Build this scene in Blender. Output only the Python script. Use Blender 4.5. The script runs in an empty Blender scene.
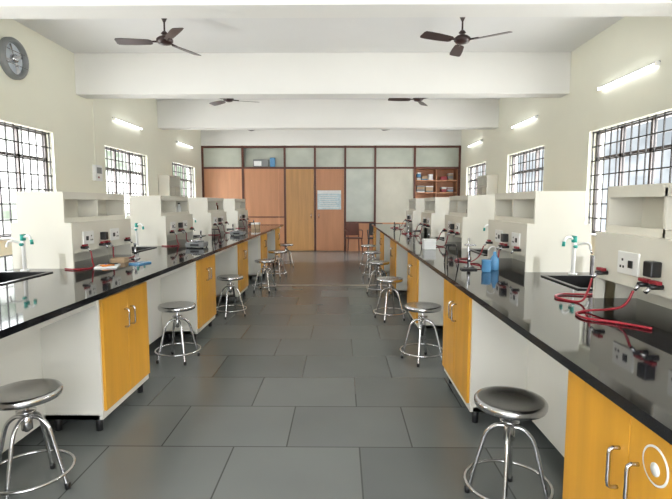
import bpy, bmesh, math, random
from mathutils import Vector, Matrix
random.seed(7)
sc = bpy.context.scene
try:
    sc.view_settings.view_transform = 'Standard'
    sc.view_settings.look = 'None'
    sc.view_settings.exposure = 0.0
except Exception: pass

# ---------------------------------------------------------------- materials
def mat(name, col, rough=0.5, metal=0.0, noise=None, spec=0.5, emit=None, bump=0.0, coat=0.0):
    m = bpy.data.materials.new(name); m.use_nodes = True
    nt = m.node_tree; b = nt.nodes['Principled BSDF']
    b.inputs['Base Color'].default_value = (*col, 1)
    b.inputs['Roughness'].default_value = rough
    b.inputs['Metallic'].default_value = metal
    b.inputs['Specular IOR Level'].default_value = spec
    b.inputs['Coat Weight'].default_value = coat
    if emit:
        b.inputs['Emission Color'].default_value = (*emit[0], 1)
        b.inputs['Emission Strength'].default_value = emit[1]
    if noise:   # (scale xyz, amount)
        tc = nt.nodes.new('ShaderNodeTexCoord'); mp = nt.nodes.new('ShaderNodeMapping')
        mp.inputs['Scale'].default_value = noise[0]
        n = nt.nodes.new('ShaderNodeTexNoise'); n.inputs['Scale'].default_value = 1.0
        n.inputs['Detail'].default_value = 6
        r = nt.nodes.new('ShaderNodeValToRGB')
        a = noise[1]
        r.color_ramp.elements[0].position = 0.3; r.color_ramp.elements[1].position = 0.7
        r.color_ramp.elements[0].color = (*[c*(1-a) for c in col], 1)
        r.color_ramp.elements[1].color = (*[min(1, c*(1+a)) for c in col], 1)
        nt.links.new(tc.outputs['Object'], mp.inputs['Vector'])
        nt.links.new(mp.outputs['Vector'], n.inputs['Vector'])
        nt.links.new(n.outputs['Fac'], r.inputs['Fac'])
        nt.links.new(r.outputs['Color'], b.inputs['Base Color'])
        if bump:
            bp = nt.nodes.new('ShaderNodeBump'); bp.inputs['Strength'].default_value = bump
            bp.inputs['Distance'].default_value = 0.01
            nt.links.new(n.outputs['Fac'], bp.inputs['Height']); nt.links.new(bp.outputs['Normal'], b.inputs['Normal'])
    return m

M = {}
M['wall'] = mat('wall_paint', (0.86, 0.85, 0.72), 0.7, noise=((0.8, 0.8, 0.8), 0.03))
M['wallR'] = mat('rear_wall_paint', (0.80, 0.80, 0.70), 0.7, noise=((0.8, 0.8, 0.8), 0.03))
M['ceil'] = mat('ceiling_paint', (0.76, 0.755, 0.74), 0.8, noise=((0.6, 0.6, 0.6), 0.03))
M['beam'] = mat('beam_paint', (0.80, 0.79, 0.755), 0.8, noise=((0.6, 0.6, 0.6), 0.03))
M['white'] = mat('white_laminate', (0.74, 0.725, 0.665), 0.35, noise=((2, 2, 2), 0.03))
M['rack'] = mat('cream_powder_coat', (0.74, 0.715, 0.63), 0.4, noise=((3, 3, 3), 0.02))
M['yellow'] = mat('yellow_laminate', (0.66, 0.325, 0.032), 0.32, noise=((12, 12, 1.2), 0.10))
M['chrome'] = mat('brushed_steel', (0.62, 0.62, 0.63), 0.22, 1.0, noise=((8, 8, 60), 0.08))
M['steel'] = mat('polished_steel', (0.5, 0.5, 0.52), 0.16, 1.0, noise=((8, 8, 8), 0.06))
M['black'] = mat('black_plastic', (0.012, 0.012, 0.013), 0.35, noise=((9, 9, 9), 0.2))
M['blackm'] = mat('black_iron', (0.02, 0.018, 0.018), 0.5, noise=((9, 9, 9), 0.2))
M['frame'] = mat('window_frame_paint', (0.10, 0.085, 0.08), 0.5, noise=((4, 4, 4), 0.1))
M['brown'] = mat('fan_brown', (0.035, 0.016, 0.015), 0.35, noise=((4, 4, 4), 0.15))
M['red'] = mat('red_rubber', (0.26, 0.010, 0.02), 0.4, noise=((9, 9, 9), 0.15))
M['teal'] = mat('teal_plastic', (0.02, 0.34, 0.28), 0.35, noise=((9, 9, 9), 0.1))
M['blue'] = mat('blue_plastic', (0.03, 0.12, 0.45), 0.3, noise=((9, 9, 9), 0.1))
M['ltblue'] = mat('light_blue_plastic', (0.10, 0.28, 0.50), 0.25, noise=((9, 9, 9), 0.1))
M['paper'] = mat('paper', (0.80, 0.81, 0.80), 0.8, noise=((14, 14, 14), 0.05))
M['print'] = mat('printed_notice', (0.55, 0.66, 0.70), 0.6, noise=((30, 30, 90), 0.25))
M['orange'] = mat('orange_plastic', (0.75, 0.25, 0.04), 0.4, noise=((9, 9, 9), 0.1))
M['amber'] = mat('amber_glass', (0.12, 0.035, 0.01), 0.12, noise=((9, 9, 9), 0.1), coat=0.5)
M['grey'] = mat('grey_plastic', (0.22, 0.23, 0.23), 0.4, noise=((9, 9, 9), 0.08))
M['salmon'] = mat('salmon_laminate', (0.58, 0.285, 0.15), 0.45, noise=((9, 9, 0.9), 0.08))
M['salmon2'] = mat('salmon_laminate_dark', (0.50, 0.235, 0.12), 0.45, noise=((9, 9, 0.9), 0.08))
M['tan'] = mat('tan_door_laminate', (0.47, 0.25, 0.09), 0.4, noise=((14, 14, 0.9), 0.14))
M['maroon'] = mat('teak_frame', (0.10, 0.03, 0.018), 0.4, noise=((10, 10, 2), 0.2))
M['frost'] = mat('frosted_glass', (0.47, 0.50, 0.43), 0.22, noise=((1.2, 1.2, 1.5), 0.16))
M['frost2'] = mat('pale_frosted_glass', (0.55, 0.53, 0.44), 0.25, noise=((0.9, 0.9, 0.7), 0.2))
M['socket'] = mat('socket_white', (0.85, 0.85, 0.83), 0.3, noise=((9, 9, 9), 0.02))
M['tube'] = mat('tube_light_glow', (1, 1, 1), 0.4, emit=((0.95, 0.98, 1.0), 6.0))
M['disc'] = mat('exhaust_bright_backing', (0.70, 0.76, 0.82), 0.4, noise=((4, 4, 4), 0.1))  # pale blue painted in for the bright opening behind the blades
M['strip'] = mat('floor_divider_stone', (0.40, 0.32, 0.26), 0.4, noise=((6, 6, 6), 0.12))
M['card'] = mat('cardboard', (0.45, 0.32, 0.2), 0.8, noise=((6, 6, 6), 0.1))

# granite
def granite():
    m = bpy.data.materials.new('black_granite'); m.use_nodes = True
    nt = m.node_tree; b = nt.nodes['Principled BSDF']
    tc = nt.nodes.new('ShaderNodeTexCoord'); v = nt.nodes.new('ShaderNodeTexNoise')
    v.inputs['Scale'].default_value = 220; v.inputs['Detail'].default_value = 3
    r = nt.nodes.new('ShaderNodeValToRGB')
    r.color_ramp.elements[0].position = 0.55; r.color_ramp.elements[0].color = (0.006, 0.006, 0.008, 1)
    r.color_ramp.elements[1].position = 0.75; r.color_ramp.elements[1].color = (0.035, 0.035, 0.04, 1)
    nt.links.new(tc.outputs['Object'], v.inputs['Vector']); nt.links.new(v.outputs['Fac'], r.inputs['Fac'])
    nt.links.new(r.outputs['Color'], b.inputs['Base Color'])
    b.inputs['Roughness'].default_value = 0.05
    b.inputs['Specular IOR Level'].default_value = 0.8
    return m
M['granite'] = granite()

def floor_mat():
    m = bpy.data.materials.new('slate_floor_tiles'); m.use_nodes = True
    nt = m.node_tree; b = nt.nodes['Principled BSDF']; L = nt.links.new
    tc = nt.nodes.new('ShaderNodeTexCoord'); mp = nt.nodes.new('ShaderNodeMapping')
    mp.inputs['Location'].default_value = (0.32, 0.12, 0.5)
    br = nt.nodes.new('ShaderNodeTexBrick')
    br.inputs['Color1'].default_value = (0.112, 0.122, 0.120, 1)
    br.inputs['Color2'].default_value = (0.158, 0.170, 0.165, 1)
    br.inputs['Mortar'].default_value = (0.055, 0.058, 0.057, 1)
    br.inputs['Scale'].default_value = 1.0
    br.inputs['Mortar Size'].default_value = 0.005
    br.inputs['Mortar Smooth'].default_value = 0.3
    br.inputs['Brick Width'].default_value = 0.74
    br.inputs['Row Height'].default_value = 0.57
    br.offset = 0.42; br.squash = 1.0
    n = nt.nodes.new('ShaderNodeTexNoise'); n.inputs['Scale'].default_value = 1.7; n.inputs['Detail'].default_value = 2
    r = nt.nodes.new('ShaderNodeValToRGB')
    r.color_ramp.elements[0].position = 0.2; r.color_ramp.elements[0].color = (0.92, 0.92, 0.92, 1)
    r.color_ramp.elements[1].position = 0.8; r.color_ramp.elements[1].color = (1.08, 1.08, 1.07, 1)
    mx = nt.nodes.new('ShaderNodeMix'); mx.data_type = 'RGBA'; mx.blend_type = 'MULTIPLY'; mx.inputs[0].default_value = 1
    L(tc.outputs['Object'], mp.inputs['Vector']); L(mp.outputs['Vector'], br.inputs['Vector'])
    L(mp.outputs['Vector'], n.inputs['Vector']); L(n.outputs['Fac'], r.inputs['Fac'])
    L(br.outputs['Color'], mx.inputs[6]); L(r.outputs['Color'], mx.inputs[7])
    L(mx.outputs[2], b.inputs['Base Color'])
    b.inputs['Roughness'].default_value = 0.24
    return m
M['floor'] = floor_mat()

# ---------------------------------------------------------------- mesh builder
class MB:
    def __init__(s): s.bm = bmesh.new(); s.mats = []
    def mi(s, k):
        if k not in s.mats: s.mats.append(k)
        return s.mats.index(k)
    def box(s, x0, x1, y0, y1, z0, z1, k, bev=0.0):
        if x0 > x1: x0, x1 = x1, x0
        if y0 > y1: y0, y1 = y1, y0
        i = s.mi(k)
        vs = [s.bm.verts.new((x, y, z)) for x in (x0, x1) for y in (y0, y1) for z in (z0, z1)]
        q = [(0,1,3,2),(4,6,7,5),(0,4,5,1),(2,3,7,6),(0,2,6,4),(1,5,7,3)]
        fs = [s.bm.faces.new([vs[a] for a in f]) for f in q]
        for f in fs: f.material_index = i
        if bev > 0:
            es = list({e for f in fs for e in f.edges})
            r = bmesh.ops.bevel(s.bm, geom=es, offset=bev, segments=2, profile=0.5, affect='EDGES', clamp_overlap=True)
            for f in r['faces']: f.material_index = i
        return vs
    def poly_prism(s, pts, y0, y1, k):   # pts in xz, extruded along y
        i = s.mi(k)
        a = [s.bm.verts.new((p[0], y0, p[1])) for p in pts]; b = [s.bm.verts.new((p[0], y1, p[1])) for p in pts]
        n = len(pts)
        fs = [s.bm.faces.new(a), s.bm.faces.new(b[::-1])]
        for j in range(n): fs.append(s.bm.faces.new((a[j], b[j], b[(j+1) % n], a[(j+1) % n])))
        for f in fs: f.material_index = i
    def lathe(s, prof, c, k, seg=24, axis='Z', close=True):
        i = s.mi(k); rings = []
        def P(r, h, a):
            x, y = r*math.cos(a), r*math.sin(a)
            if axis == 'Z': v = (x, y, h)
            elif axis == 'X': v = (h, x, y)
            else: v = (x, h, y)
            return (c[0]+v[0], c[1]+v[1], c[2]+v[2])
        for r, h in prof:
            if r < 1e-6: rings.append([s.bm.verts.new(P(0, h, 0))])
            else: rings.append([s.bm.verts.new(P(r, h, 2*math.pi*t/seg)) for t in range(seg)])
        for a, b in zip(rings, rings[1:]):
            for t in range(seg):
                u = (t+1) % seg
                if len(a) == 1 and len(b) == 1: continue
                if len(a) == 1: f = s.bm.faces.new((a[0], b[t], b[u]))
                elif len(b) == 1: f = s.bm.faces.new((a[t], a[u], b[0]))
                else: f = s.bm.faces.new((a[t], a[u], b[u], b[t]))
                f.material_index = i; f.smooth = True
    def cyl(s, c, r, h, k, seg=20, axis='Z'):
        b = min(r, abs(h))*0.08
        s.lathe([(0,0),(r-b,0),(r,b),(r,h-b),(r-b,h),(0,h)], c, k, seg, axis)
    def tube(s, pts, r, k, seg=8, smooth=0, closed=False):
        i = s.mi(k); P = [Vector(p) for p in pts]
        if smooth:
            Q = []; n = len(P)
            rng = range(n) if closed else range(n-1)
            for j in rng:
                if closed: p0, p1, p2, p3 = P[(j-1) % n], P[j], P[(j+1) % n], P[(j+2) % n]
                else: p0, p1, p2, p3 = P[max(j-1, 0)], P[j], P[j+1], P[min(j+2, n-1)]
                for t in range(smooth):
                    u = t/smooth
                    Q.append(0.5*((2*p1)+(-p0+p2)*u+(2*p0-5*p1+4*p2-p3)*u*u+(-p0+3*p1-3*p2+p3)*u**3))
            if not closed: Q.append(P[-1])
            P = Q
        n = len(P); rings = []; up = None
        for j in range(n):
            if closed: d = P[(j+1) % n]-P[(j-1) % n]
            else: d = P[min(j+1, n-1)]-P[max(j-1, 0)]
            d.normalize()
            if up is None:
                up = Vector((0, 0, 1)) if abs(d.z) < 0.9 else Vector((1, 0, 0))
            up = (up-d*up.dot(d)); up.normalize(); w = d.cross(up)
            rings.append([s.bm.verts.new(P[j]+r*(math.cos(2*math.pi*t/seg)*up+math.sin(2*math.pi*t/seg)*w)) for t in range(seg)])
        m = n if closed else n-1
        for j in range(m):
            a, b = rings[j], rings[(j+1) % n]
            for t in range(seg):
                u = (t+1) % seg
                f = s.bm.faces.new((a[t], a[u], b[u], b[t])); f.material_index = i; f.smooth = True
        if not closed:
            for q in (rings[0][::-1], rings[-1]):
                f = s.bm.faces.new(q); f.material_index = i
    def mesh(s, name):
        bmesh.ops.recalc_face_normals(s.bm, faces=s.bm.faces[:])
        me = bpy.data.meshes.new(name); s.bm.to_mesh(me); s.bm.free()
        for k in s.mats: me.materials.append(M[k])
        return me
    def obj(s, name, origin=(0, 0, 0)):
        me = s.mesh(name)
        o = bpy.data.objects.new(name, me); sc.collection.objects.link(o); o.location = origin
        return o
def inst(name, me, loc, rz=0):
    o = bpy.data.objects.new(name, me); sc.collection.objects.link(o); o.location = loc; o.rotation_euler[2] = rz
    return o

# ---------------------------------------------------------------- room
XL, XR = -4.11, 3.50
YB, YR = 14.40, -2.6
ZC = 3.72
T = 0.22
b = MB(); b.box(XL-T, XR+T, YR-T, YB+1.6, -0.12, 0, 'floor'); b.obj('floor')
b = MB(); b.box(XL-T, XR+T, YR-T, YB+1.6, ZC, ZC+0.12, 'ceil'); b.obj('ceiling')
wins = [(1.78, 3.63), (5.15, 7.0), (8.52, 10.37), (11.9, 13.72)]
Z0, Z1 = 1.0, 2.43
def side_wall(name, xa, xb):
    b = MB(); ys = [YR-T] + [v for w in wins for v in w] + [YB+1.6]
    for j in range(0, len(ys), 2): b.box(xa, xb, ys[j], ys[j+1], 0, ZC, 'wall')
    for w in wins:
        b.box(xa, xb, w[0], w[1], 0, Z0, 'wall'); b.box(xa, xb, w[0], w[1], Z1, ZC, 'wall')
    return b.obj(name)
side_wall('wall_left', XL-T, XL); side_wall('wall_right', XR, XR+T)
# rear wall (behind camera) with three wide unseen windows added to let in light
b = MB(); rw = [(-3.6, -1.5), (-1.2, 0.7), (1.0, 3.1)]
xs = [XL] + [v for w in rw for v in w] + [XR]
for j in range(0, len(xs), 2): b.box(xs[j], xs[j+1], YR-T, YR, 0, ZC, 'wallR')
for w in rw:
    b.box(w[0], w[1], YR-T, YR, 0, 0.8, 'wallR'); b.box(w[0], w[1], YR-T, YR, 2.9, ZC, 'wallR')
b.obj('wall_rear')
b = MB(); b.box(XL, XR, YB+1.4, YB+1.6, 0, ZC, 'wall'); b.obj('wall_back_outer')
for y in (0.92, 4.28, 7.66, 11.03, 14.40):
    b = MB(); b.box(XL, XR, y, y+0.3, 3.10, ZC, 'beam', 0.008); b.obj('ceiling_beam')
# floor divider strip
b = MB(); b.box(-1.42, 0.80, 8.3, 8.37, 0.0, 0.003, 'strip'); b.box(-1.42, 0.80, 8.42, 8.44, 0.0, 0.003, 'strip'); b.obj('floor_divider_strip')

def window(n, xin, xout, y0, y1, z0, z1):
    b = MB(); s = 1 if xout > xin else -1
    xf = xin+s*0.10; xg = xin+s*0.05; fw = 0.045
    for (a, c, d, e) in ((y0, y0+fw, z0, z1), (y1-fw, y1, z0, z1), (y0, y1, z0, z0+fw), (y0, y1, z1-fw, z1)):
        b.box(xf, xf+s*0.05, a, c, d, e, 'frame')
    for t in (1, 2):
        ym = y0+(y1-y0)*t/3; b.box(xf, xf+s*0.05, ym-0.02, ym+0.02, z0, z1, 'frame')
    zt = z1-0.38; b.box(xf, xf+s*0.05, y0, y1, zt-0.018, zt+0.018, 'frame')
    n1 = 12
    for j in range(n1+1):
        y = y0+0.02+(y1-y0-0.04)*j/n1; b.box(xg-0.007, xg+0.007, y-0.007, y+0.007, z0+0.005, z1-0.005, 'blackm')
    for j in range(8):
        z = z0+0.02+(z1-z0-0.04)*j/7; b.box(xg-0.009, xg+0.009, y0+0.005, y1-0.005, z-0.008, z+0.008, 'blackm')
    b.obj('window_%d' % n)
    b = MB(); b.box(xin-s*0.03, xin+s*0.04, y0-0.03, y1+0.03, z0-0.03, z0+0.001, 'beam', 0.004); b.obj('trim_%d' % n)
    l = bpy.data.lights.new('daylight_portal', 'AREA'); l.shape = 'RECTANGLE'; l.size = z1-z0; l.size_y = y1-y0
    l.cycles.is_portal = True
    o = bpy.data.objects.new('daylight_portal', l); sc.collection.objects.link(o)
    o.location = (xout+s*0.01, (y0+y1)/2, (z0+z1)/2)
    o.rotation_euler = (0, math.radians(90)*s, 0)
n = 1
for w in wins:
    window(n, XL, XL-T, w[0], w[1], Z0, Z1); n += 1
    window(n, XR, XR+T, w[0], w[1], Z0, Z1); n += 1
for w in rw:  # added rear openings, out of view, to light the room from behind
    l = bpy.data.lights.new('daylight_portal', 'AREA'); l.shape = 'RECTANGLE'; l.size = w[1]-w[0]; l.size_y = 2.1
    l.cycles.is_portal = True
    o = bpy.data.objects.new('daylight_portal', l); sc.collection.objects.link(o)
    o.location = ((w[0]+w[1])/2, YR-T-0.01, 1.85); o.rotation_euler = (math.radians(90), 0, 0)
    b = MB()
    for (a, c, d, e) in ((w[0], w[0]+.05, .8, 2.9), (w[1]-.05, w[1], .8, 2.9), (w[0], w[1], .8, .85), (w[0], w[1], 2.85, 2.9), ((w[0]+w[1])/2-.02, (w[0]+w[1])/2+.02, .8, 2.9)):
        b.box(a, c, YR-0.12, YR-0.07, d, e, 'frame')
    b.obj('window_%d' % n); n += 1

# ---------------------------------------------------------------- back partition
cols = [XL, -2.90, -1.66, -0.77, 0.12, 1.00, 2.16, XR]
ZT = 2.46
b = MB()
for j, x in enumerate(cols):
    x0 = x if j == 0 else (x-0.06 if j == 7 else x-0.03)
    b.box(x0, x0+0.06, YB+0.0, YB+0.08, 0, 3.095, 'maroon')
for z in (ZT-0.03, 3.035):
    b.box(XL, XR, YB+0.005, YB+0.075, z, z+0.055, 'maroon')
for j in range(7):
    x0, x1 = cols[j]+0.03, cols[j+1]-0.03
    yy = YB+0.03
    if j == 1: yy = YB+0.16
    b.box(x0, x1, yy, yy+0.015, ZT+0.02, 3.04, 'frost')
    if j == 1:
        b.box(x0, x1, YB+0.04, YB+0.17, ZT+0.0, ZT+0.025, 'maroon')
b.box(cols[0], cols[1], YB+0.03, YB+0.05, 0, ZT, 'salmon')
b.box(cols[1], cols[2], YB+0.03, YB+0.05, 0, ZT, 'salmon2')
b.box((cols[1]+cols[2])/2+0.42, (cols[1]+cols[2])/2+0.45, YB+0.015, YB+0.05, 0, ZT, 'salmon')
b.box(cols[0], cols[2], YB+0.015, YB+0.05, 1.0, 1.03, 'maroon')
b.box(cols[4], cols[5], YB+0.03, YB+0.05, 0, 0.85, 'salmon2'); b.box(cols[4]+.03, cols[5]-.03, YB+0.03, YB+0.05, 0.85, ZT, 'frost')
b.box(cols[4], cols[5], YB+0.01, YB+0.06, 0.83, 0.88, 'maroon')
b.box(cols[5], cols[6], YB+0.03, YB+0.05, 0, 0.85, 'salmon2'); b.box(cols[5]+.03, cols[6]-.03, YB+0.03, YB+0.05, 0.85, ZT, 'frost2')
b.box(cols[6], cols[7], YB+0.03, YB+0.05, 0, 1.35, 'salmon2')
b.obj('wall_back')
for i, (j, m2) in enumerate(((2, 'tan'), (3, 'salmon2'))):
    x0, x1 = cols[j]+0.035, cols[j+1]-0.035
    b = MB(); b.box(x0, x1, YB+0.0, YB+0.04, 0.01, ZT-0.04, m2, 0.004)
    hx = x1-0.08 if i == 0 else x0+0.08
    b.tube([(hx, YB, 0.98), (hx, YB-0.045, 0.99), (hx, YB-0.045, 1.11), (hx, YB, 1.12)], 0.009, 'steel')
    b.obj('door_%d' % (i+1))
b = MB(); b.box(-0.70, 0.0, YB-0.012, YB-0.002, 1.24, 1.80, 'print')
b.box(-0.70, 0.0, YB-0.014, YB-0.012, 1.70, 1.80, 'paper')
for z in (1.64, 1.58, 1.52, 1.46, 1.40, 1.34, 1.29): b.box(-0.65, -0.05-random.random()*0.2, YB-0.0135, YB-0.012, z, z+0.018, 'paper')
b.obj('notice_poster')
b = MB(); b.box(-2.6, -2.15, YB+0.06, YB+0.15, ZT+0.03, ZT+0.25, 'grey', 0.01); b.box(-2.1, -1.95, YB+0.06, YB+0.14, ZT+0.03, ZT+0.3, 'ltblue', 0.01)
b.box(-2.57, -2.35, YB+0.05, YB+0.06, ZT+0.06, ZT+0.2, 'paper'); b.obj('stored_carton')
# storage shelf in opening
b = MB(); x0, x1 = cols[6]+0.035, cols[7]-0.065
b.box(x0, x1, YB+0.52, YB+0.54, 1.36, ZT, 'salmon'); b.box(x0, x0+0.02, YB+0.09, YB+0.52, 1.36, ZT, 'salmon2'); b.box(x1-0.02, x1, YB+0.09, YB+0.52, 1.36, ZT, 'salmon2')
for z in (1.36, 1.72, 2.08, ZT-0.03): b.box(x0, x1, YB+0.06, YB+0.52, z, z+0.025, 'salmon')
b.box((x0+x1)/2-.01, (x0+x1)/2+.01, YB+0.09, YB+0.52, 1.36, ZT, 'salmon2')
b.obj('storage_shelf')
b = MB()
for z in (1.386, 1.746, 2.106):
    x = x0+0.05
    while x < x1-0.25:
        w = random.uniform(0.1, 0.24)
        if not ((x0+x1)/2-0.02-w < x < (x0+x1)/2+0.02):
            h = 0
            for q in range(random.randint(2, 5)):
                t = random.uniform(0.025, 0.06)
                if h+t > 0.3: break
                b.box(x+random.uniform(0, .02), x+w, YB+0.13+random.uniform(-.03, .03), YB+0.4, z+h, z+h+t-0.002, random.choice(['paper', 'card', 'paper', 'grey', 'ltblue', 'red'])); h += t
        x += w+0.03
b.obj('stacked_files')

# ---------------------------------------------------------------- lab benches
HB = 0.90
def bench(s, xf, xback, y0, y1, cabs, sinks, hw):
    # s = +1: aisle is toward +x (left bench), -1: right bench
    b = MB(); xm = (xf+xback)/2
    lo, hi = min(xf, xback), max(xf, xback)
    zt = HB; zs = HB-0.035
    b.box(lo, xm-hw[0], y0, y1, zs, zt, 'granite'); b.box(xm+hw[0], hi, y0, y1, zs, zt, 'granite')
    ys = [y0]+[v for c in sinks for v in (c-hw[1], c+hw[1])]+[y1]
    for j in range(0, len(ys), 2): b.box(xm-hw[0], xm+hw[0], ys[j], ys[j+1], zs, zt, 'granite')
    for side, xe in ((s, xf), (-s, xback)):
        xc = xe-side*0.055           # cabinet front
        xk = xc-side*0.36            # kneehole back
        b.box(xk, xk-side*0.02, y0+0.05, y1-0.05, 0.08, zs, 'white')
        b.box(xc-side*0.01, xc-side*0.03, y0+0.05, y1-0.05, zs-0.05, zs, 'white')
        for (c0, c1) in cabs:
            b.box(xk, xc-side*0.02, c0, c0+0.02, 0.09, zs, 'white')
            b.box(xk, xc-side*0.02, c1-0.02, c1, 0.09, zs, 'white')
            b.box(xk, xc-side*0.02, c0, c1, 0.09, 0.12, 'white')
            b.box(xc-side*0.02, xc-side*0.001, c0, c1, 0.09, zs, 'white')
            cm = (c0+c1)/2
            for (d0, d1, hy) in ((c0+0.018, cm-0.0015, cm-0.045), (cm+0.0015, c1-0.018, cm+0.045)):
                b.box(xc-side*0.001, xc+side*0.018, d0, d1, 0.14, zs-0.022, 'yellow', 0.002)
                hx = xc+side*0.018
                b.tube([(hx, hy, 0.60), (hx+side*0.028, hy, 0.605), (hx+side*0.03, hy, 0.66), (hx+side*0.028, hy, 0.715), (hx, hy, 0.72)], 0.006, 'steel', 8, 3)
            for fy in (c0+0.05, c1-0.05):
                b.cyl((xc-side*0.05, fy, 0), 0.022, 0.09, 'black', 12)
                b.cyl((xk-side*0.0+side*0.05, fy, 0), 0.022, 0.09, 'black', 12)
    for ye in (y0+0.05, y1-0.07):
        b.box(lo+0.4, hi-0.4, ye, ye+0.02, 0.08, zs, 'white')
    return b.obj('lab_bench')
rackL = (3.87, 2.10, 1.10); rackR = (3.71, 1.97, 0.97)
XLf, XLb = -1.42, -3.40; XRf, XRb = 0.775, 2.55
cabL = [(2.88+1.98*k, 2.88+1.98*k+0.72) for k in range(-2, 5)]
cabR = [(3.02+2.10*k, 3.02+2.10*k+0.79) for k in range(-2, 5)]
sL = [rackL[0]+rackL[1]*k-0.50 for k in range(-1, 5)]
sR = [rackR[0]+rackR[1]*k-0.48 for k in range(-1, 5)]
bench(1, XLf, XLb, -1.3, 12.0, cabL, sL, (0.19, 0.26))
bench(-1, XRf, XRb, -1.3, 12.25, cabR, sR, (0.19, 0.26))
# sinks
b = MB(); w, l = 0.19, 0.26
for (a, c, d, e) in ((-w-.02, -w+.012, -l-.02, l+.02), (w-.012, w+.02, -l-.02, l+.02), (-w, w, -l-.02, -l+.012), (-w, w, l-.012, l+.02)):
    b.box(a, c, d, e, 0.0, 0.008, 'black')
b.box(-w+.001, -w+.012, -l+.001, l-.001, -0.2, 0.0, 'black'); b.box(w-.012, w-.001, -l+.001, l-.001, -0.2, 0.0, 'black')
b.box(-w+.001, w-.001, -l+.001, -l+.012, -0.2, 0.0, 'black'); b.box(-w+.001, w-.001, l-.012, l-.001, -0.2, 0.0, 'black')
b.box(-w+.001, w-.001, -l+.001, l-.001, -0.21, -0.2, 'black'); b.cyl((0, 0, -0.2), 0.03, 0.006, 'steel')
sink_me = b.mesh('lab_sink')
# taps
def tap_mesh(s):
    b = MB()
    b.cyl((0, 0, 0), 0.03, 0.012, 'socket'); b.cyl((0, 0, 0.01), 0.014, 0.25, 'socket', 14)
    b.cyl((0, 0, 0.24), 0.020, 0.04, 'teal', 14)
    b.tube([(0, 0, 0.26), (0.05*s, -0.02, 0.28), (0.085*s, -0.045, 0.27), (0.10*s, -0.05, 0.235)], 0.009, 'socket', 10, 5)
    b.tube([(0.098*s, -0.049, 0.25), (0.102*s, -0.052, 0.215)], 0.012, 'teal', 10)
    b.tube([(0, 0, 0.21), (-0.05*s, -0.02, 0.235), (-0.09*s, -0.04, 0.23), (-0.10*s, -0.045, 0.19)], 0.009, 'socket', 10, 5)
    b.box(-0.006, 0.006, -0.03, 0.03, 0.278, 0.290, 'teal', 0.003)
    b.cyl((0, -0.035, 0.21), 0.012, 0.03, 'teal', 10, 'Y')
    return b.mesh('water_tap')
tL, tR = tap_mesh(1), tap_mesh(-1)
xmL, xmR = (XLf+XLb)/2, (XRf+XRb)/2
for y in sL:
    inst('lab_sink', sink_me, (xmL, y, HB)); inst('water_tap', tL, (xmL-0.06, y+0.36, HB))
for y in sR:
    inst('lab_sink', sink_me, (xmR, y, HB)); inst('water_tap', tR, (xmR+0.06, y+0.36, HB))

# reagent racks
def rack_mesh(s, L, w=0.19):
    b = MB(); H = 0.62; wo = w+0.055
    for y in (0, L-0.02):
        b.box(-w, w, y, y+0.02, 0, H, 'rack')
        for q in (1, -1): b.box(q*w, q*wo, y, y+0.02, 0.12, 0.37, 'rack')
        for q in (1, -1): b.box(q*w*0.7, q*wo, y, y+0.02, 0.0, 0.12, 'rack')
    b.box(-w, w, 0.02, L-0.02, H-0.02, H, 'rack')
    b.box(-wo, wo, 0.02, L-0.02, 0.35, 0.37, 'rack')
    b.box(-0.01, 0.01, 0.02, L-0.02, 0.0, H-0.02, 'rack')
    b.box(-w, w, L*0.5-0.009, L*0.5+0.009, 0.37, H-0.02, 'rack')
    for q in (1, -1):
        b.box(q*w, q*(w-0.012), 0.02, L-0.02, H-0.06, H-0.02, 'rack')
        b.box(q*w, q*(w-0.012), 0.02, L-0.02, 0.37, 0.41, 'rack')
        b.box(q*(wo-0.02), q*wo, 0.02, L-0.02, 0.12, 0.35, 'rack')
        b.box(q*0.01, q*(wo-0.02), 0.02, L-0.02, 0.12, 0.135, 'rack')
        for yc in (0.22*L, 0.66*L):
            b.box(q*wo, q*(wo+0.012), yc-0.085, yc+0.085, 0.18, 0.29, 'socket', 0.003)
            b.box(q*(wo+0.012), q*(wo+0.018), yc-0.045, yc-0.015, 0.215, 0.25, 'black')
            for (dy, dz) in ((0.04, 0.25), (0.03, 0.215), (0.055, 0.215)):
                b.box(q*(wo+0.012), q*(wo+0.014), yc+dy-0.006, yc+dy+0.006, dz-0.006, dz+0.006, 'black')
        for yc in (0.12*L, 0.40*L, 0.48*L, 0.86*L):
            # gas cock
            b.tube([(q*wo, yc, 0.16), (q*(wo+0.06), yc, 0.16)], 0.012, 'black', 10)
            b.tube([(q*(wo+0.05), yc, 0.16), (q*(wo+0.075), yc, 0.135)], 0.009, 'steel', 10)
            b.box(q*(wo+0.02), q*(wo+0.045), yc-0.03, yc+0.03, 0.172, 0.188, 'red', 0.003)
        b.box(q*(wo+0.0), q*(wo+0.05), 0.44*L-0.03, 0.44*L+0.03, 0.2, 0.27, 'black', 0.006)
    return b.mesh('reagent_rack')
rL, rR = rack_mesh(1, rackL[2]), rack_mesh(-1, rackR[2])
for k in range(-1, 4): inst('reagent_rack', rL, (xmL, rackL[0]+rackL[1]*k, HB))
for k in range(-1, 4): inst('reagent_rack', rR, (xmR, rackR[0]+rackR[1]*k, HB))

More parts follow.
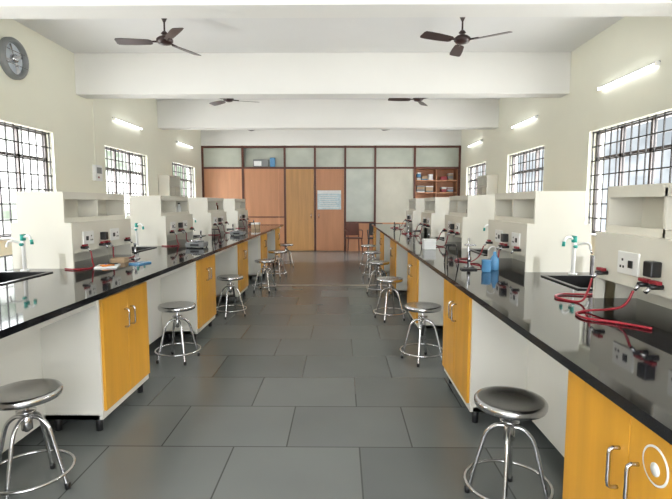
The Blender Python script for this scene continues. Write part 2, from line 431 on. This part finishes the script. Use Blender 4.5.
# ---------------------------------------------------------------- stools
b = MB()
b.lathe([(0, 0.472), (0.15, 0.472), (0.160, 0.476), (0.165, 0.488), (0.165, 0.502), (0.158, 0.511), (0.145, 0.512), (0.10, 0.506), (0, 0.502)], (0, 0, 0), 'chrome', 40)
b.cyl((0, 0, 0.30), 0.012, 0.17, 'steel', 14); b.cyl((0, 0, 0.31), 0.026, 0.07, 'chrome', 18)
b.lathe([(0.026, 0.455), (0.05, 0.466), (0.05, 0.473), (0, 0.473)], (0, 0, 0), 'steel', 18)
b.lathe([(0, 0.40), (0.045, 0.40), (0.045, 0.41), (0, 0.41)], (0, 0, 0), 'chrome', 18)
for j in range(4):
    a = math.pi/4+j*math.pi/2; ca, sa = math.cos(a), math.sin(a)
    pts = [(0.02, 0.375), (0.06, 0.37), (0.105, 0.325), (0.135, 0.22), (0.165, 0.10), (0.185, 0.012)]
    b.tube([(r*ca, r*sa, z) for r, z in pts], 0.0105, 'chrome', 10, 5)
    b.cyl((0.187*ca, 0.187*sa, 0), 0.014, 0.03, 'black', 12)
b.tube([(0.198*math.cos(2*math.pi*t/36), 0.198*math.sin(2*math.pi*t/36), 0.095) for t in range(36)], 0.008, 'chrome', 10, 0, True)
stool = b.mesh('lab_stool')
for (x, y) in ((-1.56, 2.30), (-1.49, 4.32), (-1.40, 6.05), (-1.24, 7.8), (-1.24, 9.3), (-1.24, 10.9),
               (0.80, 2.22), (0.74, 4.32), (0.60, 5.90), (0.60, 7.6), (0.60, 9.2), (0.6, 10.6)):
    inst('lab_stool', stool, (x, y, 0), random.uniform(0, 1.5))

# ---------------------------------------------------------------- fans
def fan_mesh():
    b = MB()
    b.lathe([(0, -0.03), (0.03, -0.03), (0.075, -0.018), (0.10, 0.01), (0.10, 0.035), (0.07, 0.06), (0.035, 0.075), (0.02, 0.09), (0, 0.09)], (0, 0, 0), 'brown', 28)
    b.cyl((0, 0, 0.08), 0.011, 0.24, 'brown', 12)
    b.lathe([(0.012, 0.08), (0.045, 0.10), (0.02, 0.13), (0, 0.13)], (0, 0, 0), 'brown', 18)
    b.lathe([(0.012, 0.235), (0.02, 0.25), (0.05, 0.315), (0.05, 0.333), (0, 0.333)], (0, 0, 0), 'brown', 18)
    i = b.mi('brown')
    for j in range(3):
        a = j*2*math.pi/3; R = Matrix.Rotation(a, 4, 'Z')
        b.tube([R @ Vector((0.07, 0, 0.01)), R @ Vector((0.20, 0, 0.005))], 0.012, 'brown', 8)
        st = [(0.15, 0.035), (0.18, 0.055), (0.35, 0.068), (0.50, 0.072), (0.57, 0.066), (0.585, 0.045)]
        top, bot = [], []
        for r, w in st:
            tw = 0.22*w
            for lst, dz in ((top, 0.003), (bot, -0.003)):
                lst.append((b.bm.verts.new(R @ Vector((r, -w, -tw+dz))), b.bm.verts.new(R @ Vector((r, w, tw+dz)))))
        for m in range(len(st)-1):
            for lst in (top, bot):
                f = b.bm.faces.new((lst[m][0], lst[m+1][0], lst[m+1][1], lst[m][1])); f.material_index = i
            for q in (0, 1):
                f = b.bm.faces.new((top[m][q], top[m+1][q], bot[m+1][q], bot[m][q])); f.material_index = i
        for m in (0, -1):
            f = b.bm.faces.new((top[m][0], top[m][1], bot[m][1], bot[m][0])); f.material_index = i
    return b.mesh('ceiling_fan')
fm = fan_mesh()
rots = {0: (math.radians(184), math.radians(86)), 1: (0.3, 1.2), 2: (0.1, 0.2)}
for k, y in enumerate((6.13, 9.5, 12.87)):
    inst('ceiling_fan', fm, (-2.16, y, ZC-0.333), rots[k][0]); inst('ceiling_fan', fm, (1.47, y, ZC-0.333), rots[k][1])

# ---------------------------------------------------------------- tube lights
def tube_light(xw, s, y0, z):
    b = MB()
    b.box(xw+s*0.001, xw+s*0.022, y0, y0+1.22, z+0.018, z+0.034, 'grey', 0.003)
    for y in (y0, y0+1.2): b.box(xw+s*0.005, xw+s*0.062, y, y+0.02, z-0.018, z+0.03, 'socket', 0.003)
    b.tube([(xw+s*0.045, y0+0.02, z), (xw+s*0.045, y0+1.2, z)], 0.013, 'tube', 12)
    b.obj('tube_light')
for y in (8.83, 12.2): tube_light(XL, 1, y, 2.93)
for y in (5.52, 8.83, 12.2): tube_light(XR, -1, y, 2.95)

# exhaust fan
b = MB()
b.lathe([(0.25, 0.0), (0.25, 0.05), (0.235, 0.07), (0.20, 0.07), (0.19, 0.05), (0.19, 0.012)], (XL, 6.2, 3.22), 'grey', 36, 'X')
b.lathe([(0.195, 0.012), (0, 0.012)], (XL, 6.2, 3.22), 'disc', 36, 'X')  # backing disc, its pale colour stands in for brightness behind the fan
b.lathe([(0.05, 0.015), (0.05, 0.06), (0.03, 0.075), (0, 0.075)], (XL, 6.2, 3.22), 'steel', 20, 'X')
for j in range(4):
    a = j*math.pi/2+0.4
    p = Vector((XL+0.04, 6.2, 3.22)); d = Vector((0, math.cos(a), math.sin(a))); e = Vector((0.2, -math.sin(a), math.cos(a)))*0.03
    vs = [b.bm.verts.new(v) for v in (p+d*0.04-e*0.5, p+d*0.175-e, p+d*0.175+e, p+d*0.04+e*0.5)]
    f = b.bm.faces.new(vs); f.material_index = b.mi('steel')
for z in (-0.08, 0.08): b.tube([(XL+0.072, 6.2-0.2, 3.22+z), (XL+0.072, 6.2+0.2, 3.22+z)], 0.005, 'steel')
b.obj('exhaust_fan')

# wall switchboard + wall racks
b = MB(); b.box(XL, XL+0.06, 8.05, 8.28, 1.80, 2.06, 'socket', 0.006)
b.box(XL+0.06, XL+0.066, 8.09, 8.24, 1.92, 2.02, 'grey'); b.box(XL+0.06, XL+0.07, 8.12, 8.15, 1.84, 1.87, 'red')
b.box(XL, XL+0.012, 8.155, 8.17, 2.06, 3.1, 'wall'); b.obj('wall_switchboard')
def wall_rack(xw, s, y0):
    b = MB(); d = s*0.25; L = 0.75
    b.box(xw, xw+d, y0, y0+0.02, 1.56, 2.06, 'rack'); b.box(xw, xw+d, y0+L-0.02, y0+L, 1.56, 2.06, 'rack')
    for z in (1.56, 1.80, 2.04): b.box(xw, xw+d, y0+0.02, y0+L-0.02, z, z+0.02, 'rack')
    b.box(xw, xw+s*0.01, y0, y0+L, 1.56, 2.06, 'rack'); b.box(xw, xw+d, y0+L/2-.01, y0+L/2+.01, 1.56, 2.06, 'rack')
    for j in range(4): b.cyl((xw+s*0.13, y0+0.1+j*0.17+(0.02 if j > 1 else 0), 1.82), 0.03, 0.13, ['amber', 'paper', 'blue', 'paper'][j], 12)
    b.obj('wall_shelf_rack')
wall_rack(XL, 1, 10.95); wall_rack(XR, -1, 10.95)

# ---------------------------------------------------------------- bench-top items
def bunsen(x, y, hose_to, z=HB):
    b = MB()
    b.lathe([(0, 0), (0.042, 0), (0.042, 0.008), (0.02, 0.02), (0.011, 0.03), (0.010, 0.13), (0.013, 0.135), (0.013, 0.15), (0.008, 0.15), (0.008, 0.05)], (x, y, z), 'steel', 20)
    b.lathe([(0.016, 0.045), (0.016, 0.065), (0.01, 0.065)], (x, y, z), 'black', 16)
    b.tube([(x, y, z+0.028)]+hose_to, 0.006, 'red', 8, 6)
    return b.obj('bunsen_burner')
hz = HB+0.007
xrR = xmR-0.19-0.055-0.08; xrL = xmL+0.19+0.055+0.08
for k in range(0, 4):
    y0 = rackR[0]+rackR[1]*k
    bunsen(1.08+random.uniform(-.03, .06), y0+0.30, [(1.15, y0+0.26, HB+0.015), (1.22, y0+0.18, hz), (1.28, y0+0.25, hz+.02), (xrR, y0+0.40*rackR[2], HB+0.13)])
    y0 = rackL[0]+rackL[1]*k
    bunsen(-1.92-random.uniform(0, .05), y0+0.72, [(-1.99, y0+0.65, HB+0.015), (-2.04, y0+0.52, hz), (-2.07, y0+0.5, hz+.03), (xrL, y0+0.48*rackL[2], HB+0.13)])
# rubber gas hoses lying on near right counter
b = MB(); y1r = rackR[0]-rackR[1]; L = rackR[2]
b.tube([(xrR, y1r+0.86*L, HB+0.13), (xrR-0.03, y1r+0.84*L, HB+0.06), (1.27, 2.56, hz), (1.20, 2.68, hz), (1.28, 2.78, hz), (1.42, 2.76, hz), (1.52, 2.80, hz), (1.58, 2.72, hz)], 0.006, 'red', 10, 8)
b.tube([(xrR, y1r+0.48*L, HB+0.13), (xrR-0.04, y1r+0.50*L, HB+0.05), (1.20, 2.34, hz), (1.12, 2.28, hz), (1.12, 2.18, hz), (1.22, 2.10, hz), (1.30, 2.0, hz)], 0.006, 'red', 10, 8)
b.obj('rubber_gas_hose')
for k in range(0, 4):
    b = MB(); y0 = rackR[0]+rackR[1]*k; L = rackR[2]
    b.tube([(xrR, y0+0.86*L, HB+0.13), (xrR-0.05, y0+0.82*L, HB+0.04), (1.15, y0+0.6, hz), (1.05, y0+0.72, hz), (1.12, y0+0.86, hz), (1.24, y0+0.9, hz)], 0.006, 'red', 8, 6)
    b.obj('rubber_gas_hose')
    b = MB(); y0 = rackL[0]+rackL[1]*k; L = rackL[2]
    b.tube([(xrL, y0+0.12*L, HB+0.13), (xrL+0.02, y0+0.10*L, HB+0.05), (xrL+0.06, y0+0.03, hz), (xrL-0.02, y0-0.08, hz), (xrL-0.12, y0-0.05, hz)], 0.006, 'red', 8, 6)
    b.obj('rubber_gas_hose')
# blue beaker on ring stand
def beaker(x, y, r, h, k='ltblue'):
    b = MB(); b.lathe([(0, 0), (r*0.9, 0), (r, 0.01), (r, h), (r+0.004, h+0.004), (r-0.004, h), (r-0.004, 0.01), (0, 0.008)], (x, y, HB), k, 24)
    b.obj('blue_beaker')
beaker(1.12, 3.72, 0.035, 0.09, 'ltblue')
b = MB()
b.lathe([(0, 0), (0.03, 0), (0.034, 0.006), (0.034, 0.09), (0.014, 0.12), (0.012, 0.145), (0, 0.147)], (1.22, 3.84, HB), 'ltblue', 20)
b.tube([(1.22, 3.84, HB+0.14), (1.22, 3.84, HB+0.18), (1.18, 3.81, HB+0.185), (1.15, 3.79, HB+0.16)], 0.004, 'paper', 8, 4); b.obj('wash_bottle')
b = MB(); cx, cy = 1.02, 3.86
b.box(cx-0.06, cx+0.06, cy-0.04, cy+0.04, HB, HB+0.012, 'blackm', 0.003); b.cyl((cx, cy+0.02, HB+0.01), 0.006, 0.24, 'steel', 10)
b.tube([(cx+0.045*math.cos(t*math.pi/8), cy-0.03+0.045*math.sin(t*math.pi/8), HB+0.2) for t in range(16)], 0.004, 'steel', 8, 0, True); b.obj('ring_stand')
# tripods
def tripod(x, y):
    b = MB(); b.tube([(x+0.05*math.cos(t*math.pi/8), y+0.05*math.sin(t*math.pi/8), HB+0.16) for t in range(16)], 0.005, 'blackm', 8, 0, True)
    for j in range(3):
        a = j*2.094; b.tube([(x+0.05*math.cos(a), y+0.05*math.sin(a), HB+0.16), (x+0.075*math.cos(a), y+0.075*math.sin(a), HB+0.002)], 0.005, 'blackm', 8)
    b.obj('burner_tripod')
for (x, y) in ((0.96, 4.25), (1.0, 6.4), (-1.75, 6.75), (-1.7, 9.2), (0.98, 8.6)): tripod(x, y)
# papers, booklets and tools at left
def slab(name, x, y, w, d, h, rz, k, z=HB, bev=0.002):
    b = MB(); b.box(-w/2, w/2, -d/2, d/2, 0, h, k, bev); o = b.obj(name); o.location = (x, y, z); o.rotation_euler[2] = rz; return o
slab('lab_record_book', -1.95, 4.0, 0.17, 0.23, 0.01, 0.3, 'paper')
slab('blue_notebook', -1.76, 4.2, 0.11, 0.16, 0.012, -0.3, 'ltblue')
slab('cardboard_tray', -1.99, 4.31, 0.12, 0.12, 0.04, 0.1, 'card')
b = MB()
for (x, y, a, k) in ((-1.95, 3.98, 0.3, 'orange'), (-1.93, 4.05, 1.2, 'black'), (-1.98, 4.03, 2.1, 'blue'), (-1.92, 3.95, 0.9, 'orange')):
    b.tube([(x-0.05*math.cos(a), y-0.05*math.sin(a), HB+0.016), (x+0.05*math.cos(a), y+0.05*math.sin(a), HB+0.016)], 0.006, k, 8)
b.obj('loose_pens')
def balance(x, y, k='grey'):
    b = MB(); b.box(x-0.11, x+0.11, y-0.1, y+0.1, HB+0.01, HB+0.065, k, 0.01)
    for q in (-0.09, 0.09):
        for w in (-.08, .08): b.cyl((x+q, y+w, HB), 0.01, 0.012, 'black', 10)
    b.cyl((x, y+0.01, HB+0.065), 0.02, 0.015, 'steel', 16); b.cyl((x, y+0.01, HB+0.08), 0.075, 0.008, 'steel', 28)
    b.box(x-0.05, x+0.05, y-0.104, y-0.1, HB+0.025, HB+0.05, 'black'); b.obj('weighing_balance')
balance(-1.72, 5.75); balance(-1.70, 7.95)
def carton(x, y, w, d, h, k):
    b = MB(); b.box(x-w/2, x+w/2, y-d/2, y+d/2, HB, HB+h, k, 0.003); b.box(x-w/2-.004, x+w/2+.004, y-d/2-.004, y+d/2+.004, HB+h*0.72, HB+h+0.004, 'paper', 0.003)
    b.obj('storage_box')
carton(1.02, 5.62, 0.13, 0.16, 0.11, 'paper'); carton(-1.78, 10.1, 0.16, 0.16, 0.12, 'card')
# reagent bottles in racks
def bottles(xm, s, y0, z, n, step, ks):
    b = MB()
    for j in range(n):
        x = xm+s*(0.10+random.uniform(-.02, .02)); y = y0+j*step; k = random.choice(ks); r = random.uniform(0.025, 0.034); h = random.uniform(0.12, 0.17)
        b.lathe([(0, 0), (r, 0), (r, h*0.65), (r*0.45, h*0.82), (r*0.45, h*0.92), (0, h*0.92)], (x, y, z), k, 14)
        b.cyl((x, y, z+h*0.9), r*0.55, h*0.12, random.choice(['black', 'paper', 'red']), 12)
    b.obj('reagent_bottles')
for k in (1, 2, 3): bottles(xmL, 1, rackL[0]+rackL[1]*k+0.62, HB+0.371, 4, 0.1, ['amber', 'amber', 'paper'])
for k in (1, 2, 3): bottles(xmR, -1, rackR[0]+rackR[1]*k+0.1, HB+0.371, 3, 0.1, ['amber', 'paper', 'ltblue'])
# laminated safety sticker on near right cabinet
xc = XRf+0.055-0.018
b = MB(); b.lathe([(0.052, 0), (0.052, -0.002), (0.046, -0.002)], (xc-0.0005, 1.20, 0.755), 'paper', 30, 'X')
b.lathe([(0.018, 0), (0.018, -0.002), (0, -0.002)], (xc-0.0005, 1.20, 0.745), 'paper', 20, 'X')
b.obj('safety_sticker')

# chairs near partition
def chair(x, y, k, rz):
    b = MB()
    b.box(-0.22, 0.22, -0.21, 0.21, 0.42, 0.45, k, 0.012)
    b.poly_prism([(-0.21, 0.5), (0.21, 0.5), (0.19, 0.85), (-0.19, 0.85)], 0.19, 0.215, k)
    for q in (-1, 1):
        b.tube([(q*0.19, -0.18, 0.42), (q*0.215, -0.21, 0.0)], 0.016, k, 8)
        b.tube([(q*0.19, 0.19, 0.55), (q*0.19, 0.19, 0.42), (q*0.215, 0.23, 0.0)], 0.016, k, 8)
        b.tube([(q*0.21, 0.19, 0.65), (q*0.23, 0.0, 0.66), (q*0.22, -0.17, 0.62), (q*0.2, -0.18, 0.44)], 0.014, k, 8, 3)
    o = b.obj('plastic_chair'); o.location = (x, y, 0); o.rotation_euler[2] = rz
chair(0.36, 13.8, 'maroon', 0.2); chair(0.98, 13.75, 'blackm', -0.1)

# ---------------------------------------------------------------- world
w = bpy.data.worlds.new('hazy_daylight'); sc.world = w; w.use_nodes = True
nt = w.node_tree; nt.nodes.clear(); Lk = nt.links.new
out = nt.nodes.new('ShaderNodeOutputWorld'); bg = nt.nodes.new('ShaderNodeBackground')
tc = nt.nodes.new('ShaderNodeTexCoord'); sp = nt.nodes.new('ShaderNodeSeparateXYZ')
Lk(tc.outputs['Generated'], sp.inputs[0])
mr = nt.nodes.new('ShaderNodeMapRange'); mr.inputs['From Min'].default_value = -0.15; mr.inputs['From Max'].default_value = 0.3
Lk(sp.outputs['X'], mr.inputs['Value'])
# leafy patches and pale haze seen near the horizon
fol = nt.nodes.new('ShaderNodeTexNoise'); fol.inputs['Scale'].default_value = 14; fol.inputs['Detail'].default_value = 3
Lk(tc.outputs['Generated'], fol.inputs['Vector'])
fr = nt.nodes.new('ShaderNodeMapRange'); fr.inputs['From Min'].default_value = 0.42; fr.inputs['From Max'].default_value = 0.6
Lk(fol.outputs['Fac'], fr.inputs['Value'])
lh = nt.nodes.new('ShaderNodeMix'); lh.data_type = 'RGBA'
lh.inputs[6].default_value = (0.62, 0.74, 0.58, 1); lh.inputs[7].default_value = (3.0, 3.1, 3.0, 1)
Lk(fr.outputs['Result'], lh.inputs[0])
rh = nt.nodes.new('ShaderNodeMix'); rh.data_type = 'RGBA'
rh.inputs[6].default_value = (0.50, 0.56, 0.60, 1); rh.inputs[7].default_value = (0.86, 0.93, 0.98, 1)
Lk(fr.outputs['Result'], rh.inputs[0])
hor = nt.nodes.new('ShaderNodeMix'); hor.data_type = 'RGBA'
Lk(lh.outputs[2], hor.inputs[6]); Lk(rh.outputs[2], hor.inputs[7])
Lk(mr.outputs['Result'], hor.inputs[0])
rr = nt.nodes.new('ShaderNodeMapRange'); rr.inputs['From Min'].default_value = -0.1; rr.inputs['From Max'].default_value = -0.5
Lk(sp.outputs['Y'], rr.inputs['Value'])
hor2 = nt.nodes.new('ShaderNodeMix'); hor2.data_type = 'RGBA'; hor2.inputs[7].default_value = (7.2, 7.4, 7.6, 1)
Lk(rr.outputs['Result'], hor2.inputs[0]); Lk(hor.outputs[2], hor2.inputs[6])
# overhead sky: brighter to the sides and front than to the rear
skyc = nt.nodes.new('ShaderNodeMix'); skyc.data_type = 'RGBA'
skyc.inputs[6].default_value = (43, 44.2, 46.2, 1); skyc.inputs[7].default_value = (18, 18.4, 19.1, 1)
Lk(rr.outputs['Result'], skyc.inputs[0])
up = nt.nodes.new('ShaderNodeMapRange'); up.inputs['From Min'].default_value = 0.19; up.inputs['From Max'].default_value = 0.42
Lk(sp.outputs['Z'], up.inputs['Value'])
m2 = nt.nodes.new('ShaderNodeMix'); m2.data_type = 'RGBA'
Lk(up.outputs['Result'], m2.inputs[0]); Lk(hor2.outputs[2], m2.inputs[6]); Lk(skyc.outputs[2], m2.inputs[7])
dn = nt.nodes.new('ShaderNodeMapRange'); dn.inputs['From Min'].default_value = -0.1; dn.inputs['From Max'].default_value = -0.3
Lk(sp.outputs['Z'], dn.inputs['Value'])
m3 = nt.nodes.new('ShaderNodeMix'); m3.data_type = 'RGBA'; m3.inputs[7].default_value = (12.5, 12.6, 12.4, 1)
Lk(dn.outputs['Result'], m3.inputs[0]); Lk(m2.outputs[2], m3.inputs[6])
Lk(m3.outputs[2], bg.inputs['Color']); bg.inputs['Strength'].default_value = 1.2
Lk(bg.outputs[0], out.inputs['Surface'])

# ---------------------------------------------------------------- camera
cam = bpy.data.cameras.new('camera'); co = bpy.data.objects.new('camera', cam); sc.collection.objects.link(co)
cam.sensor_width = 36; cam.lens = 25.98; cam.clip_start = 0.05
co.location = (0, 0, 1.43); co.rotation_euler = (math.radians(90-5.48), 0, math.radians(0.6))
sc.camera = co
